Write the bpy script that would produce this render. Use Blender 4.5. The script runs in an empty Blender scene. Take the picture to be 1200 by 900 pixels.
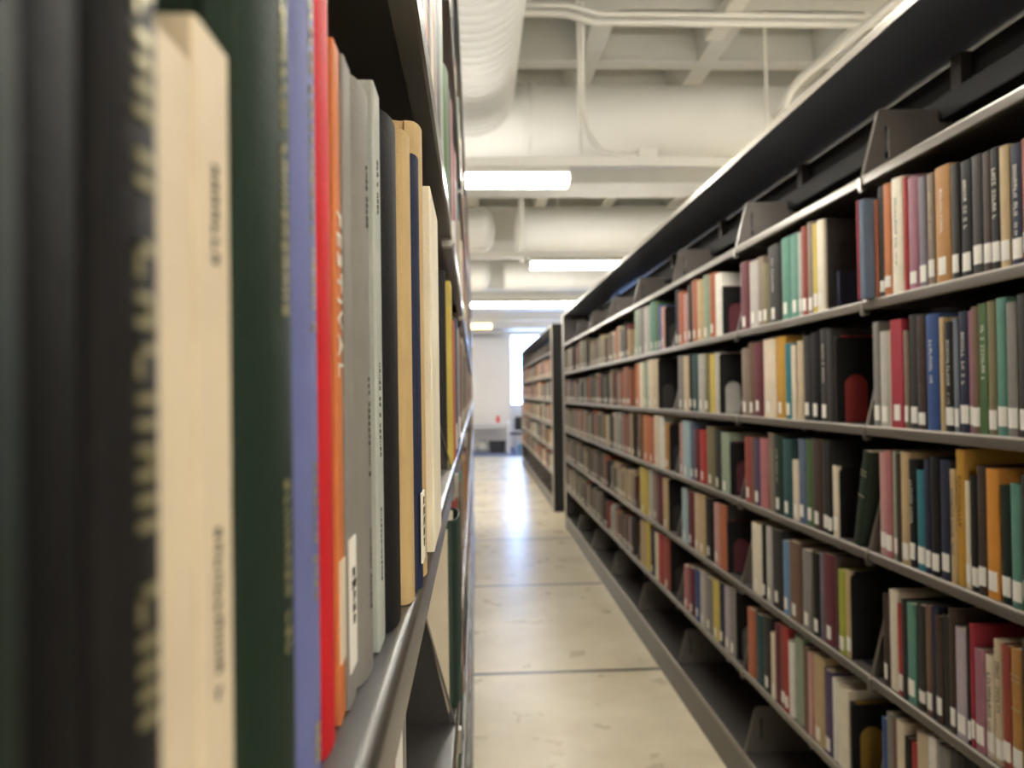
import bpy, bmesh, math, random
from mathutils import Matrix, Vector
PI = math.pi
S = bpy.context.scene
C = S.collection
EYE = 1.46

# ------------------------------------------------------------------ camera, world, exposure
cam_d = bpy.data.cameras.new('camera'); cam = bpy.data.objects.new('camera', cam_d); C.objects.link(cam)
cam_d.sensor_width = 36; cam_d.lens = 27.0; cam_d.clip_start = 0.005; cam_d.clip_end = 100
yaw, pitch, roll = math.radians(2.74), math.radians(0.70), math.radians(0.80)
cam.matrix_world = (Matrix.Translation((0, 0, EYE)) @ Matrix.Rotation(-yaw, 4, 'Z') @
                    Matrix.Rotation(PI/2 + pitch, 4, 'X') @ Matrix.Rotation(-roll, 4, 'Z'))
cam_d.dof.use_dof = True; cam_d.dof.focus_distance = 0.40; cam_d.dof.aperture_fstop = 12.0
S.camera = cam
S.view_settings.view_transform = 'Standard'; S.view_settings.look = 'None'
S.view_settings.gamma = 1.0; S.view_settings.use_curve_mapping = False
S.view_settings.exposure = 1.42
S.cycles.use_denoising = True
S.cycles.sample_clamp_indirect = 6.0
LAMP = 16.0          # emission of the ceiling lights
SKY = 11.0            # brightness of the daylight outside the far window
W = bpy.data.worlds.new('world'); S.world = W; W.use_nodes = True
bgn = W.node_tree.nodes['Background']
bgn.inputs[0].default_value = (0.36, 0.56, 1.0, 1); bgn.inputs[1].default_value = SKY

# ------------------------------------------------------------------ materials
def lin(c):
    return tuple(((x/255)/12.92 if x/255 <= 0.04045 else ((x/255+0.055)/1.055)**2.4) for x in c)
def mat(name, rgb, rough=0.5, metal=0.0, spec=0.5, noise=0.0, nscale=40.0, bump=0.0, bscale=200.0, emit=None, estr=0, coat=0.0, attr=None):
    m = bpy.data.materials.new(name); m.use_nodes = True
    nt = m.node_tree; b = nt.nodes['Principled BSDF']
    col = (*lin(rgb), 1)
    b.inputs['Base Color'].default_value = col
    b.inputs['Roughness'].default_value = rough; b.inputs['Metallic'].default_value = metal
    b.inputs['Specular IOR Level'].default_value = spec
    b.inputs['Coat Weight'].default_value = coat
    tc = nt.nodes.new('ShaderNodeTexCoord')
    if attr:
        a = nt.nodes.new('ShaderNodeAttribute'); a.attribute_name = attr
        nt.links.new(a.outputs['Color'], b.inputs['Base Color'])
    if noise > 0:
        n = nt.nodes.new('ShaderNodeTexNoise'); n.inputs['Scale'].default_value = nscale; n.inputs['Detail'].default_value = 5
        nt.links.new(tc.outputs['Object'], n.inputs['Vector'])
        mr = nt.nodes.new('ShaderNodeMapRange'); mr.inputs['From Min'].default_value = 0.3; mr.inputs['From Max'].default_value = 0.7
        mr.inputs['To Min'].default_value = 1-noise; mr.inputs['To Max'].default_value = 1+noise
        nt.links.new(n.outputs['Fac'], mr.inputs['Value'])
        mx = nt.nodes.new('ShaderNodeVectorMath'); mx.operation = 'SCALE'; mx.inputs[0].default_value = col[:3]
        nt.links.new(mr.outputs['Result'], mx.inputs['Scale'])
        nt.links.new(mx.outputs['Vector'], b.inputs['Base Color'])
    if bump > 0:
        n2 = nt.nodes.new('ShaderNodeTexNoise'); n2.inputs['Scale'].default_value = bscale; n2.inputs['Detail'].default_value = 3
        nt.links.new(tc.outputs['Object'], n2.inputs['Vector'])
        bp = nt.nodes.new('ShaderNodeBump'); bp.inputs['Strength'].default_value = bump; bp.inputs['Distance'].default_value = 0.001
        nt.links.new(n2.outputs['Fac'], bp.inputs['Height']); nt.links.new(bp.outputs['Normal'], b.inputs['Normal'])
    if emit:
        b.inputs['Emission Color'].default_value = (*lin(emit), 1); b.inputs['Emission Strength'].default_value = estr
    return m
M = {}
M['steel'] = mat('dark_steel', (70, 66, 62), rough=0.34, spec=0.5, bump=0.15, bscale=600)
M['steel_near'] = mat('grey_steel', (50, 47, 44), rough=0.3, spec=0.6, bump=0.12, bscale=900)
M['lip'] = mat('highlight_lip_steel', (150, 143, 132), rough=0.32, spec=0.7, metal=0.35)  # paler than the shelf steel: lamp highlight along edges put into the colour
M['canopy'] = mat('canopy_steel', (106, 113, 128), rough=0.4)
M['bracket'] = mat('bracket_steel', (116, 110, 104), rough=0.4, noise=0.08, nscale=30)
M['black_steel'] = mat('black_steel', (34, 33, 33), rough=0.65, spec=0.2)
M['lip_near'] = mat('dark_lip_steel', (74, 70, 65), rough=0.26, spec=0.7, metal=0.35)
M['lip_face'] = mat('lip_face_steel', (112, 106, 98), rough=0.3, spec=0.7, metal=0.35)  # in-between tone, lamplight on the lip's front painted in
M['chrome'] = mat('chrome', (170, 168, 162), rough=0.3, metal=1.0)
M['white_paint'] = mat('white_paint', (210, 208, 198), rough=0.7, noise=0.02, nscale=3)
M['duct'] = mat('duct_paint', (214, 213, 206), rough=0.55, noise=0.025, nscale=2)
M['pipe'] = mat('pipe_paint', (222, 220, 211), rough=0.45)
M['concrete_paint'] = mat('ceiling_paint', (208, 207, 199), rough=0.8, noise=0.05, nscale=4, bump=0.3, bscale=60)
M['wall'] = mat('wall_paint', (232, 226, 218), rough=0.75, noise=0.015, nscale=3)
M['diffuser'] = mat('lamp_diffuser', (255, 252, 244), rough=0.5, emit=(255, 250, 240), estr=LAMP)
M['diffuser_warm'] = mat('warm_lamp_diffuser', (255, 230, 190), rough=0.5, emit=(255, 222, 150), estr=2.2)
M['paper'] = mat('page_paper', (205, 190, 160), rough=0.85, noise=0.06, nscale=300)
M['label'] = mat('label_paper', (238, 234, 224), rough=0.6)
M['ink'] = mat('black_ink', (40, 36, 34), rough=0.7)
M['white_ink'] = mat('white_ink', (232, 226, 212), rough=0.5)
M['gold'] = mat('gold_leaf', (176, 168, 128), rough=0.35, metal=0.5)
M['carpet'] = mat('blue_grey_carpet', (128, 140, 172), rough=0.95, noise=0.15, nscale=60)
M['table_white'] = mat('white_laminate', (226, 224, 222), rough=0.35)
M['table_leg'] = mat('grey_leg_metal', (205, 203, 204), rough=0.4, metal=0.3)
M['chair_black'] = mat('black_chair_plastic', (38, 38, 42), rough=0.5)
M['red_plastic'] = mat('red_plastic', (220, 60, 60), rough=0.4)
M['frame'] = mat('window_frame_paint', (200, 204, 210), rough=0.4)
M['books_mass'] = mat('mixed_book_cloth', (120, 100, 90), rough=0.6, attr='Col')

def floor_mat():
    m = bpy.data.materials.new('polished_concrete'); m.use_nodes = True; nt = m.node_tree
    b = nt.nodes['Principled BSDF']; N = nt.nodes.new; L = nt.links.new
    tc = N('ShaderNodeTexCoord')
    n1 = N('ShaderNodeTexNoise'); n1.inputs['Scale'].default_value = 1.6; n1.inputs['Detail'].default_value = 8; n1.inputs['Roughness'].default_value = 0.62
    L(tc.outputs['Object'], n1.inputs['Vector'])
    r = N('ShaderNodeValToRGB'); e = r.color_ramp.elements
    e[0].position = 0.32; e[0].color = (*lin((214, 200, 170)), 1)
    e[1].position = 0.68; e[1].color = (*lin((244, 232, 204)), 1)
    L(n1.outputs['Fac'], r.inputs['Fac'])
    n3 = N('ShaderNodeTexNoise'); n3.inputs['Scale'].default_value = 9; n3.inputs['Detail'].default_value = 6
    n3.inputs['Distortion'].default_value = 1.5
    L(tc.outputs['Object'], n3.inputs['Vector'])
    mr3 = N('ShaderNodeMapRange'); mr3.inputs['From Min'].default_value = 0.62; mr3.inputs['From Max'].default_value = 0.74
    L(n3.outputs['Fac'], mr3.inputs['Value'])
    mx0 = N('ShaderNodeMix'); mx0.data_type = 'RGBA'
    mx0.inputs['B'].default_value = (*lin((244, 232, 206)), 1)
    sc = N('ShaderNodeMath'); sc.operation = 'MULTIPLY'; sc.inputs[1].default_value = 0.16
    L(mr3.outputs['Result'], sc.inputs[0]); L(sc.outputs[0], mx0.inputs['Factor']); L(r.outputs['Color'], mx0.inputs['A'])
    # saw-cut joints across the aisle
    sp = N('ShaderNodeSeparateXYZ'); L(tc.outputs['Object'], sp.inputs[0])
    ad = N('ShaderNodeMath'); ad.operation = 'ADD'; ad.inputs[1].default_value = 18.3 - 4.02 + 0.915; L(sp.outputs['Y'], ad.inputs[0])
    md = N('ShaderNodeMath'); md.operation = 'MODULO'; md.inputs[1].default_value = 1.83; L(ad.outputs[0], md.inputs[0])
    sb = N('ShaderNodeMath'); sb.operation = 'SUBTRACT'; sb.inputs[1].default_value = 0.915; L(md.outputs[0], sb.inputs[0])
    ab = N('ShaderNodeMath'); ab.operation = 'ABSOLUTE'; L(sb.outputs[0], ab.inputs[0])
    lt = N('ShaderNodeMath'); lt.operation = 'LESS_THAN'; lt.inputs[1].default_value = 0.017; L(ab.outputs[0], lt.inputs[0])
    mx = N('ShaderNodeMix'); mx.data_type = 'RGBA'; mx.inputs['B'].default_value = (*lin((74, 70, 62)), 1)
    L(lt.outputs[0], mx.inputs['Factor']); L(mx0.outputs['Result'], mx.inputs['A'])
    L(mx.outputs['Result'], b.inputs['Base Color'])
    n2 = N('ShaderNodeTexNoise'); n2.inputs['Scale'].default_value = 5; n2.inputs['Detail'].default_value = 4
    L(tc.outputs['Object'], n2.inputs['Vector'])
    mr = N('ShaderNodeMapRange'); mr.inputs['To Min'].default_value = 0.20; mr.inputs['To Max'].default_value = 0.40
    L(n2.outputs['Fac'], mr.inputs['Value']); L(mr.outputs['Result'], b.inputs['Roughness'])
    b.inputs['Specular IOR Level'].default_value = 0.6
    return m
M['floor'] = floor_mat()
def glass_mat():
    m = bpy.data.materials.new('window_glass'); m.use_nodes = True; nt = m.node_tree
    b = nt.nodes['Principled BSDF']; out = nt.nodes['Material Output']
    t = nt.nodes.new('ShaderNodeBsdfTransparent'); t.inputs[0].default_value = (0.96, 0.98, 1, 1)
    g = nt.nodes.new('ShaderNodeBsdfGlossy'); g.inputs['Roughness'].default_value = 0.02
    f = nt.nodes.new('ShaderNodeFresnel'); f.inputs[0].default_value = 1.45
    mx = nt.nodes.new('ShaderNodeMixShader')
    nt.links.new(f.outputs[0], mx.inputs[0]); nt.links.new(t.outputs[0], mx.inputs[1]); nt.links.new(g.outputs[0], mx.inputs[2])
    nt.links.new(mx.outputs[0], out.inputs['Surface']); nt.nodes.remove(b)
    return m
M['glass'] = glass_mat()

# ------------------------------------------------------------------ mesh helpers
class MB:
    def __init__(s): s.v = []; s.f = []; s.mi = []; s.col = []
    def face(s, idx, m=0, c=None): s.f.append(idx); s.mi.append(m); s.col.append(c)
    def box(s, x0, x1, y0, y1, z0, z1, m=0, c=None, skip=''):
        b = len(s.v)
        s.v += [(x0,y0,z0),(x1,y0,z0),(x1,y1,z0),(x0,y1,z0),(x0,y0,z1),(x1,y0,z1),(x1,y1,z1),(x0,y1,z1)]
        for q in ((0,3,2,1),(4,5,6,7),(0,1,5,4),(1,2,6,5),(2,3,7,6),(3,0,4,7)): s.face([b+i for i in q], m, c)
        return s
    def prism(s, pts, axis, a, b_, m=0):
        """closed polygon pts (2D) extruded along axis from a to b_"""
        n = len(pts); o = len(s.v)
        def P(p, t):
            return (t, p[0], p[1]) if axis == 'x' else (p[0], t, p[1]) if axis == 'y' else (p[0], p[1], t)
        s.v += [P(p, a) for p in pts] + [P(p, b_) for p in pts]
        s.face([o+i for i in range(n)][::-1], m); s.face([o+n+i for i in range(n)], m)
        for i in range(n): s.face([o+i, o+(i+1) % n, o+n+(i+1) % n, o+n+i], m)
        return s
    def tube(s, pts, r, seg=12, m=0, cap=True):
        rings = []
        for i, p in enumerate(pts):
            p = Vector(p)
            d = (Vector(pts[min(i+1, len(pts)-1)]) - Vector(pts[max(i-1, 0)])).normalized()
            up = Vector((0,0,1)) if abs(d.z) < 0.95 else Vector((0,1,0))
            u = d.cross(up).normalized(); w = u.cross(d).normalized()
            rr = r[i] if isinstance(r, (list, tuple)) else r
            rings.append(len(s.v))
            for k in range(seg):
                a = 2*PI*k/seg; s.v.append(tuple(p + u*math.cos(a)*rr + w*math.sin(a)*rr))
        for a, b_ in zip(rings, rings[1:]):
            for k in range(seg): s.face([a+k, a+(k+1) % seg, b_+(k+1) % seg, b_+k], m)
        if cap:
            s.face([rings[0]+k for k in range(seg)][::-1], m); s.face([rings[-1]+k for k in range(seg)], m)
        return s
    def mesh(s, name, mats, smooth=None):
        me = bpy.data.meshes.new(name); me.from_pydata(s.v, [], s.f)
        for mm in mats: me.materials.append(mm)
        me.polygons.foreach_set('material_index', s.mi)
        if any(c is not None for c in s.col):
            a = me.color_attributes.new('Col', 'FLOAT_COLOR', 'CORNER'); i = 0
            for f, c in zip(s.f, s.col):
                for _ in f: a.data[i].color = (*c, 1); i += 1
        bm = bmesh.new(); bm.from_mesh(me); bmesh.ops.recalc_face_normals(bm, faces=bm.faces); bm.to_mesh(me); bm.free()
        if smooth is not None:
            me.shade_smooth(); me.set_sharp_from_angle(angle=math.radians(smooth))
        me.update()
        return me
    def obj(s, name, mats, parent=None, smooth=None, bevel=None):
        if not isinstance(mats, (list, tuple)): mats = [mats]
        o = bpy.data.objects.new(name, s.mesh(name, mats, smooth)); C.objects.link(o)
        if parent: o.parent = parent
        if bevel:
            b = o.modifiers.new('bevel', 'BEVEL'); b.width = bevel; b.segments = 2; b.limit_method = 'ANGLE'; b.angle_limit = math.radians(50)
        return o
def tag(o, label, cat, group=None, kind=None):
    o['label'] = label; o['category'] = cat
    if group: o['group'] = group
    if kind: o['kind'] = kind
    return o
def struct(o): o['kind'] = 'structure'; return o
def empty(name, loc, rz=0):
    o = bpy.data.objects.new(name, None); C.objects.link(o); o.location = loc; o.rotation_euler = (0, 0, rz); o.empty_display_size = 0.05
    return o
def copy_tree(o, parent=None, deep=True):
    c = o.copy(); C.objects.link(c); c.parent = parent
    if deep:
        for ch in [k for k in o.children]: copy_tree(ch, c)
    return c

# ------------------------------------------------------------------ room shell
X0, X1, Y0, Y1, ZC = -4.2, 6.5, -4.0, 20.6, 4.22
struct(MB().box(X0, X1, Y0, 17.8, -0.1, 0).obj('floor', M['floor']))
o = struct(MB().box(X0, X1, 17.8, Y1, -0.1, 0.006).obj('floor_carpet', M['carpet']))
struct(MB().box(X0-0.1, X0, Y0, Y1, 0, ZC).obj('wall_left', M['wall']))
struct(MB().box(X1, X1+0.1, Y0, Y1, 0, ZC).obj('wall_right', M['wall']))
struct(MB().box(X0, X1, Y0-0.1, Y0, 0, ZC).obj('wall_back', M['wall']))
WX0, WX1, WZ0, WZ1 = 0.93, 4.6, 1.12, 3.06
b = MB(); b.box(X0, WX0, Y1, Y1+0.2, 0, ZC); b.box(WX1, X1, Y1, Y1+0.2, 0, ZC); b.box(WX0, WX1, Y1, Y1+0.2, 0, WZ0); b.box(WX0, WX1, Y1, Y1+0.2, WZ1, ZC)
struct(b.obj('wall_far', M['wall']))
wn = empty('window_1', (WX0, Y1+0.08, WZ0)); struct(wn)
b = MB(); w_, h_ = WX1-WX0, WZ1-WZ0
b.box(0, w_, 0, 0.06, 0, 0.05); b.box(0, w_, 0, 0.06, h_-0.05, h_); b.box(0, 0.05, 0, 0.06, 0.05, h_-0.05); b.box(w_-0.05, w_, 0, 0.06, 0.05, h_-0.05)
b.box(1.8, 1.86, 0, 0.06, 0.05, h_-0.05)
b.obj('window_frame', M['frame'], wn)
MB().box(0.05, w_-0.05, 0.025, 0.031, 0.05, h_-0.05).obj('window_pane', M['glass'], wn)
# waffle ceiling: slab with ribs both ways and deep girders
b = MB(); b.box(X0, X1, Y0, Y1, ZC, ZC+0.1)
for i in range(-5, 8):
    x = 0.0 + 0.865*i
    if X0 < x < X1-0.1: b.prism([(x-0.11, ZC), (x+0.11, ZC), (x+0.07, 3.87), (x-0.07, 3.87)], 'y', Y0, Y1)
y = -3.4
while y < Y1:
    b.prism([(y-0.11, ZC), (y+0.11, ZC), (y+0.07, 3.873), (y-0.07, 3.873)], 'x', X0, X1); y += 0.9
struct(b.obj('ceiling', M['concrete_paint']))
b = MB()
for y in (-3.3, 3.25-3.3, 6.62, 9.9, 13.2, 16.5):
    b.box(X0, X1, y, y+0.5, 3.28, 3.88)
struct(b.obj('trim_1', M['concrete_paint']))        # ceiling girders
# far bulkhead above window and white pier
struct(MB().box(X0, X1, 19.7, 20.6, 3.12, ZC-0.36).obj('trim_2', M['wall']))
b = MB(); b.box(X0, 0.88, 19.55, 20.6, 0, 2.72); b.box(X0, 0.91, 19.50, 20.6, 2.72, 2.9)
struct(b.obj('wall_pier', M['wall']))

# ------------------------------------------------------------------ ducts
def ribbed(p0, p1, r, step, ribh, seg=48, dome0=False, dome1=False):
    p0 = Vector(p0); p1 = Vector(p1); L = (p1-p0).length; d = (p1-p0).normalized()
    pts = []; rs = []
    if dome0:
        for k in range(6):
            a = PI/2*k/6; pts.append(p0 + d*(r*0.6*(1-math.cos(PI/2-a)) - r*0.6 + r*0.6*0)); rs.append(max(0.01, r*math.sin(a)))
    t = 0.0
    while t < L:
        for dt, rr in ((0, r), (0.012, r+ribh), (0.024, r)):
            if t+dt <= L: pts.append(p0+d*(t+dt)); rs.append(rr)
        t += step
    pts.append(p1); rs.append(r)
    if dome1:
        for k in range(1, 7):
            a = PI/2*k/6; pts.append(p1 + d*(r*0.6*math.sin(a))); rs.append(max(0.01, r*math.cos(a)))
    return MB().tube(pts, rs, seg)
o = ribbed((-0.005, -3.9, 3.43), (-0.005, 5.05, 3.43), 0.275, 0.085, 0.008).obj('ventilation_duct', M['duct'], smooth=60)
tag(o, 'round white spiral duct with close ribs running overhead along the aisle', 'duct')
def cross_duct(x0, x1, y, z, r, label, dome0=False, dome1=False, flanges=()):
    root = empty('ventilation_duct', (x0, y, z-r))
    L = x1-x0
    ribbed((0, 0, r), (L, 0, r), r, 0.30, 0.002, dome0=dome0, dome1=dome1).obj('duct_pipe', M['duct'], root, smooth=50)
    for fx in flanges:
        MB().tube([(fx-x0-0.02, 0, r), (fx-x0+0.02, 0, r)], r+0.014, 48).obj('duct_flange', M['duct'], root, smooth=50)
    for hx in ((0.5, L-0.5) if L > 6 else (0.35, L-0.35)):
        MB().tube([(hx, 0, 2*r-0.004), (hx, 0, ZC-(z-r))], 0.008, 8).obj('duct_hanger', M['pipe'], root)
    tag(root, label, 'duct', 'round ducts crossing above the aisle'); return root
cross_duct(X0+0.1, X1-0.1, 5.33, 3.33, 0.265, 'nearest large round white duct crossing the aisle behind the first ceiling light', flanges=(0.36, 0.42, -2.5, 3.0))
cross_duct(0.62, X1-0.1, 8.75, 3.33, 0.25, 'right-hand round white duct with rounded end crossing over second ceiling light', dome0=True, flanges=(0.95,))
cross_duct(X0+0.1, 0.10, 8.75, 3.33, 0.25, 'left-hand round white duct end above the far aisle near the second light', dome1=True)
cross_duct(0.62, X1-0.1, 12.0, 3.33, 0.25, 'right-hand round white duct with rounded end above the third row of lights', dome0=True)
cross_duct(X0+0.1, 0.12, 12.0, 3.33, 0.25, 'left-hand round white duct end above the third row of lights', dome1=True)

# ------------------------------------------------------------------ pipes, channels
def pipe(pts, r, label, cat='pipe', name='conduit_pipe', group=None):
    return tag(MB().tube(pts, r, 12).obj(name, M['pipe'], smooth=50), label, cat, group)
pipe([(-3.9, 4.62, 3.812), (0.60, 4.62, 3.812), (0.78, 4.62, 3.762), (6.3, 4.62, 3.762)], 0.019, 'upper of two white pipes crossing the ceiling at the top of the photo', group='paired ceiling pipes')
pipe([(-3.9, 4.62, 3.763), (0.58, 4.62, 3.763), (0.76, 4.62, 3.713), (6.3, 4.62, 3.713)], 0.022, 'lower of two white pipes crossing the ceiling at the top of the photo', group='paired ceiling pipes')
arc = [(0.69, 4.70, 4.22), (0.685, 4.70, 3.25), (0.70, 4.70, 3.12), (0.74, 4.70, 3.02), (0.80, 4.70, 2.95), (0.88, 4.70, 2.925), (1.02, 4.70, 2.92)]
pipe(arc, 0.018, 'white conduit dropping from ceiling pipes and curving right above the first light', 'conduit')
pipe([(0.655, 4.67, 4.22), (0.66, 4.66, 3.12), (0.668, 4.66, 2.915)], 0.009, 'thin white hanger rod beside the curved conduit', 'rod', 'hanger_rod')
tag(MB().box(1.02, 1.14, 4.66, 4.74, 2.90, 2.96).obj('junction_box', M['pipe'], bevel=0.004), 'small white junction box at the end of the curved conduit', 'junction box')
tag(MB().box(1.55, 1.67, -1.0, 5.0, 3.78, 3.868).obj('ceiling_channel', M['pipe'], bevel=0.01), 'long white metal channel running along the aisle near the ceiling pipes', 'channel')
pipe([(2.05, 5.058, 3.30), (2.05, 5.0, 3.30), (2.05, 4.92, 3.31), (2.05, 4.9, 3.34), (2.07, 4.88, 3.40), (2.12, 4.8, 3.46), (2.60, 4.15, 3.80), (2.60, 4.1, 4.22)], 0.028, 'white pipe rising beside the right canopy and bending toward the ceiling')
pipe([(1.94, 4.95, 3.05), (1.94, 4.95, ZC)], 0.010, 'thin white rod left of the bending pipe', 'rod', 'hanger_rod')
pipe([(0.53, 8.4, 2.90), (0.53, 8.4, 4.22)], 0.03, 'white hanger post in gap between rounded duct ends', 'rod', 'hanger_rod')
# light rows
def make_light():
    r = empty('ceiling_light', (0, 0, 0))
    MB().prism([(-0.074, 0.055), (-0.062, 0.073), (0.062, 0.073), (0.074, 0.055), (0.080, 0.055), (0.066, 0.085), (0.035, 0.11), (-0.035, 0.11), (-0.066, 0.085), (-0.080, 0.055)], 'x', -0.61, 0.61).obj('housing', M['white_paint'], r, bevel=0.004)
    prof = [(-0.062, 0.0), (0.062, 0.0), (0.075, 0.02), (0.06, 0.072), (-0.06, 0.072), (-0.075, 0.02)]
    MB().prism(prof, 'x', -0.60, 0.60).obj('diffuser', M['diffuser'], r, bevel=0.006)
    for sx in (-1, 1):
        MB().prism([(p[0]*1.05, p[1]*1.03-0.001) for p in prof], 'x', sx*0.60, sx*0.612).obj('end_cap', M['white_paint'], r)
    return r
LZ = 2.70
rows = {-2.4: [-0.03, 1.19, 4.2], 0.1: [-2.47, 1.19, 3.63], 2.25: [-2.47, -0.03, 1.19, 2.41, 4.85], 4.57: [-2.47, -0.03, 3.0, 4.85], 7.62: [-2.47, -1.25, 1.17, 3.63], 11.0: [-2.4, -0.05, 1.17, 3.6], 14.2: [-2.5, -1.28, 3.6], 17.3: [-2.0, 2.6]}  # those without an entry in names are unseen, added to brighten room and floor
names = {(4.57, -0.03): 'nearest fluorescent ceiling light, left end hidden by the near books', (7.62, 1.17): 'second fluorescent ceiling light, right end hidden by the shelf canopy',
         (11.0, -0.05): 'left of two end-to-end ceiling lights in the third row', (11.0, 1.17): 'right of two end-to-end ceiling lights in the third row'}
first = None
ordn = ['first', 'second', 'third', 'fourth', 'fifth', 'sixth', 'seventh', 'eighth', 'ninth']
for ri, (yy, xs) in enumerate(rows.items()):
    for xi, xx in enumerate(xs):
        l = make_light() if first is None else copy_tree(first)
        first = first or l
        l.location = (xx, yy, LZ)
        tag(l, names.get((yy, xx), 'unseen fluorescent light added for brightness, %s from left in the %s row along the room' % (ordn[xi], ordn[ri])), 'ceiling light', 'fluorescent lights over the shelves')
    c = MB().box(-3.4, 6.0, yy-0.03, yy+0.03, LZ+0.112, LZ+0.165).obj('light_channel', M['pipe'], bevel=0.003)
    tag(c, 'white support channel above the %s row of lights along the room' % ordn[ri], 'channel', 'support channels above the lights')
l = empty('ceiling_light', (0.07, 15.6, 2.78))
MB().box(-0.25, 0.28, -0.06, 0.06, 0.0, 0.10).obj('diffuser', M['diffuser_warm'], l, bevel=0.01)
MB().box(-0.27, 0.30, -0.04, 0.04, 0.10, 0.13).obj('housing', M['white_paint'], l)
tag(l, 'small dim yellowish ceiling light far down the aisle', 'ceiling light')
pipe([(0.07, 15.6, 2.905), (0.07, 15.6, 4.22)], 0.008, 'thin rod holding the small yellowish light far down the aisle', 'rod', 'hanger_rod')

# ------------------------------------------------------------------ shelving ranges
BAY = 0.914
def shelf_mesh(d, L, dep=0.245, near=False):
    o_ = [(dep, 0), (0.0045, 0), (0.0018, -0.0008), (0.0004, -0.0025), (0, -0.005), (0, -0.0225), (0.002, -0.0245), (0.014, -0.0245),
          (0.014, -0.0232), (0.0026, -0.0232), (0.0014, -0.0218), (0.0014, -0.005), (0.003, -0.0016), (0.0045, -0.0014), (dep, -0.0014)]
    b = MB(); b.prism([(d*x, z) for x, z in o_], 'y', 0.002, L-0.002)
    for i, f in enumerate(b.f):
        if len(f) == 4: b.mi[i] = 1 if (i-2) in (1, 2, 3) else (2 if (i-2) in (4, 5) else 0)
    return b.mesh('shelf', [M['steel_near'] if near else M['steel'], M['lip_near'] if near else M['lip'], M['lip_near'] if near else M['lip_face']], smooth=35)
def bracket_mesh(d, y):
    out = [(0.004, -0.02), (0.24, -0.02), (0.24, 0.165), (0.046, 0.165)]
    outr = [(0.004, -0.02), (0.24, -0.02), (0.24, 0.160), (0.235, 0.165), (0.052, 0.165), (0.045, 0.158)]
    inn = [(0.062, 0.045), (0.072, 0.045), (0.072, 0.125), (0.062, 0.125)]
    b = MB(); t = 0.0018
    o6 = outr; i4 = inn
    for yy in (y-t/2, y+t/2): b.v += [(d*p[0], yy, p[1]) for p in o6] + [(d*p[0], yy, p[1]) for p in i4]
    def F(k):  # ring faces
        return [[k+0, k+1, k+7, k+6], [k+1, k+2, k+8, k+7], [k+2, k+3, k+4, k+8], [k+4, k+9, k+8], [k+4, k+5, k+9], [k+5, k+0, k+6, k+9]]
    for f in F(0)+F(10): b.face(f)
    for i in range(6): b.face([i, (i+1) % 6, 10+(i+1) % 6, 10+i])
    for i in range(4): b.face([6+i, 6+(i+1) % 4, 16+(i+1) % 4, 16+i])
    n0 = len(b.v)   # added front strip, its paler steel paints the bright edge highlight
    for yy in (y-0.006, y+0.006): b.v += [(d*0.003, yy, -0.002), (d*0.0042, yy, -0.002), (d*0.0462, yy, 0.158), (d*0.045, yy, 0.158)]
    for q in ((0, 1, 2, 3), (7, 6, 5, 4), (0, 4, 5, 1), (1, 5, 6, 2), (2, 6, 7, 3), (3, 7, 4, 0)): b.face([n0+k for k in q], 1)
    return b.mesh('end_bracket', [M['bracket'], M['lip_face']])
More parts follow.
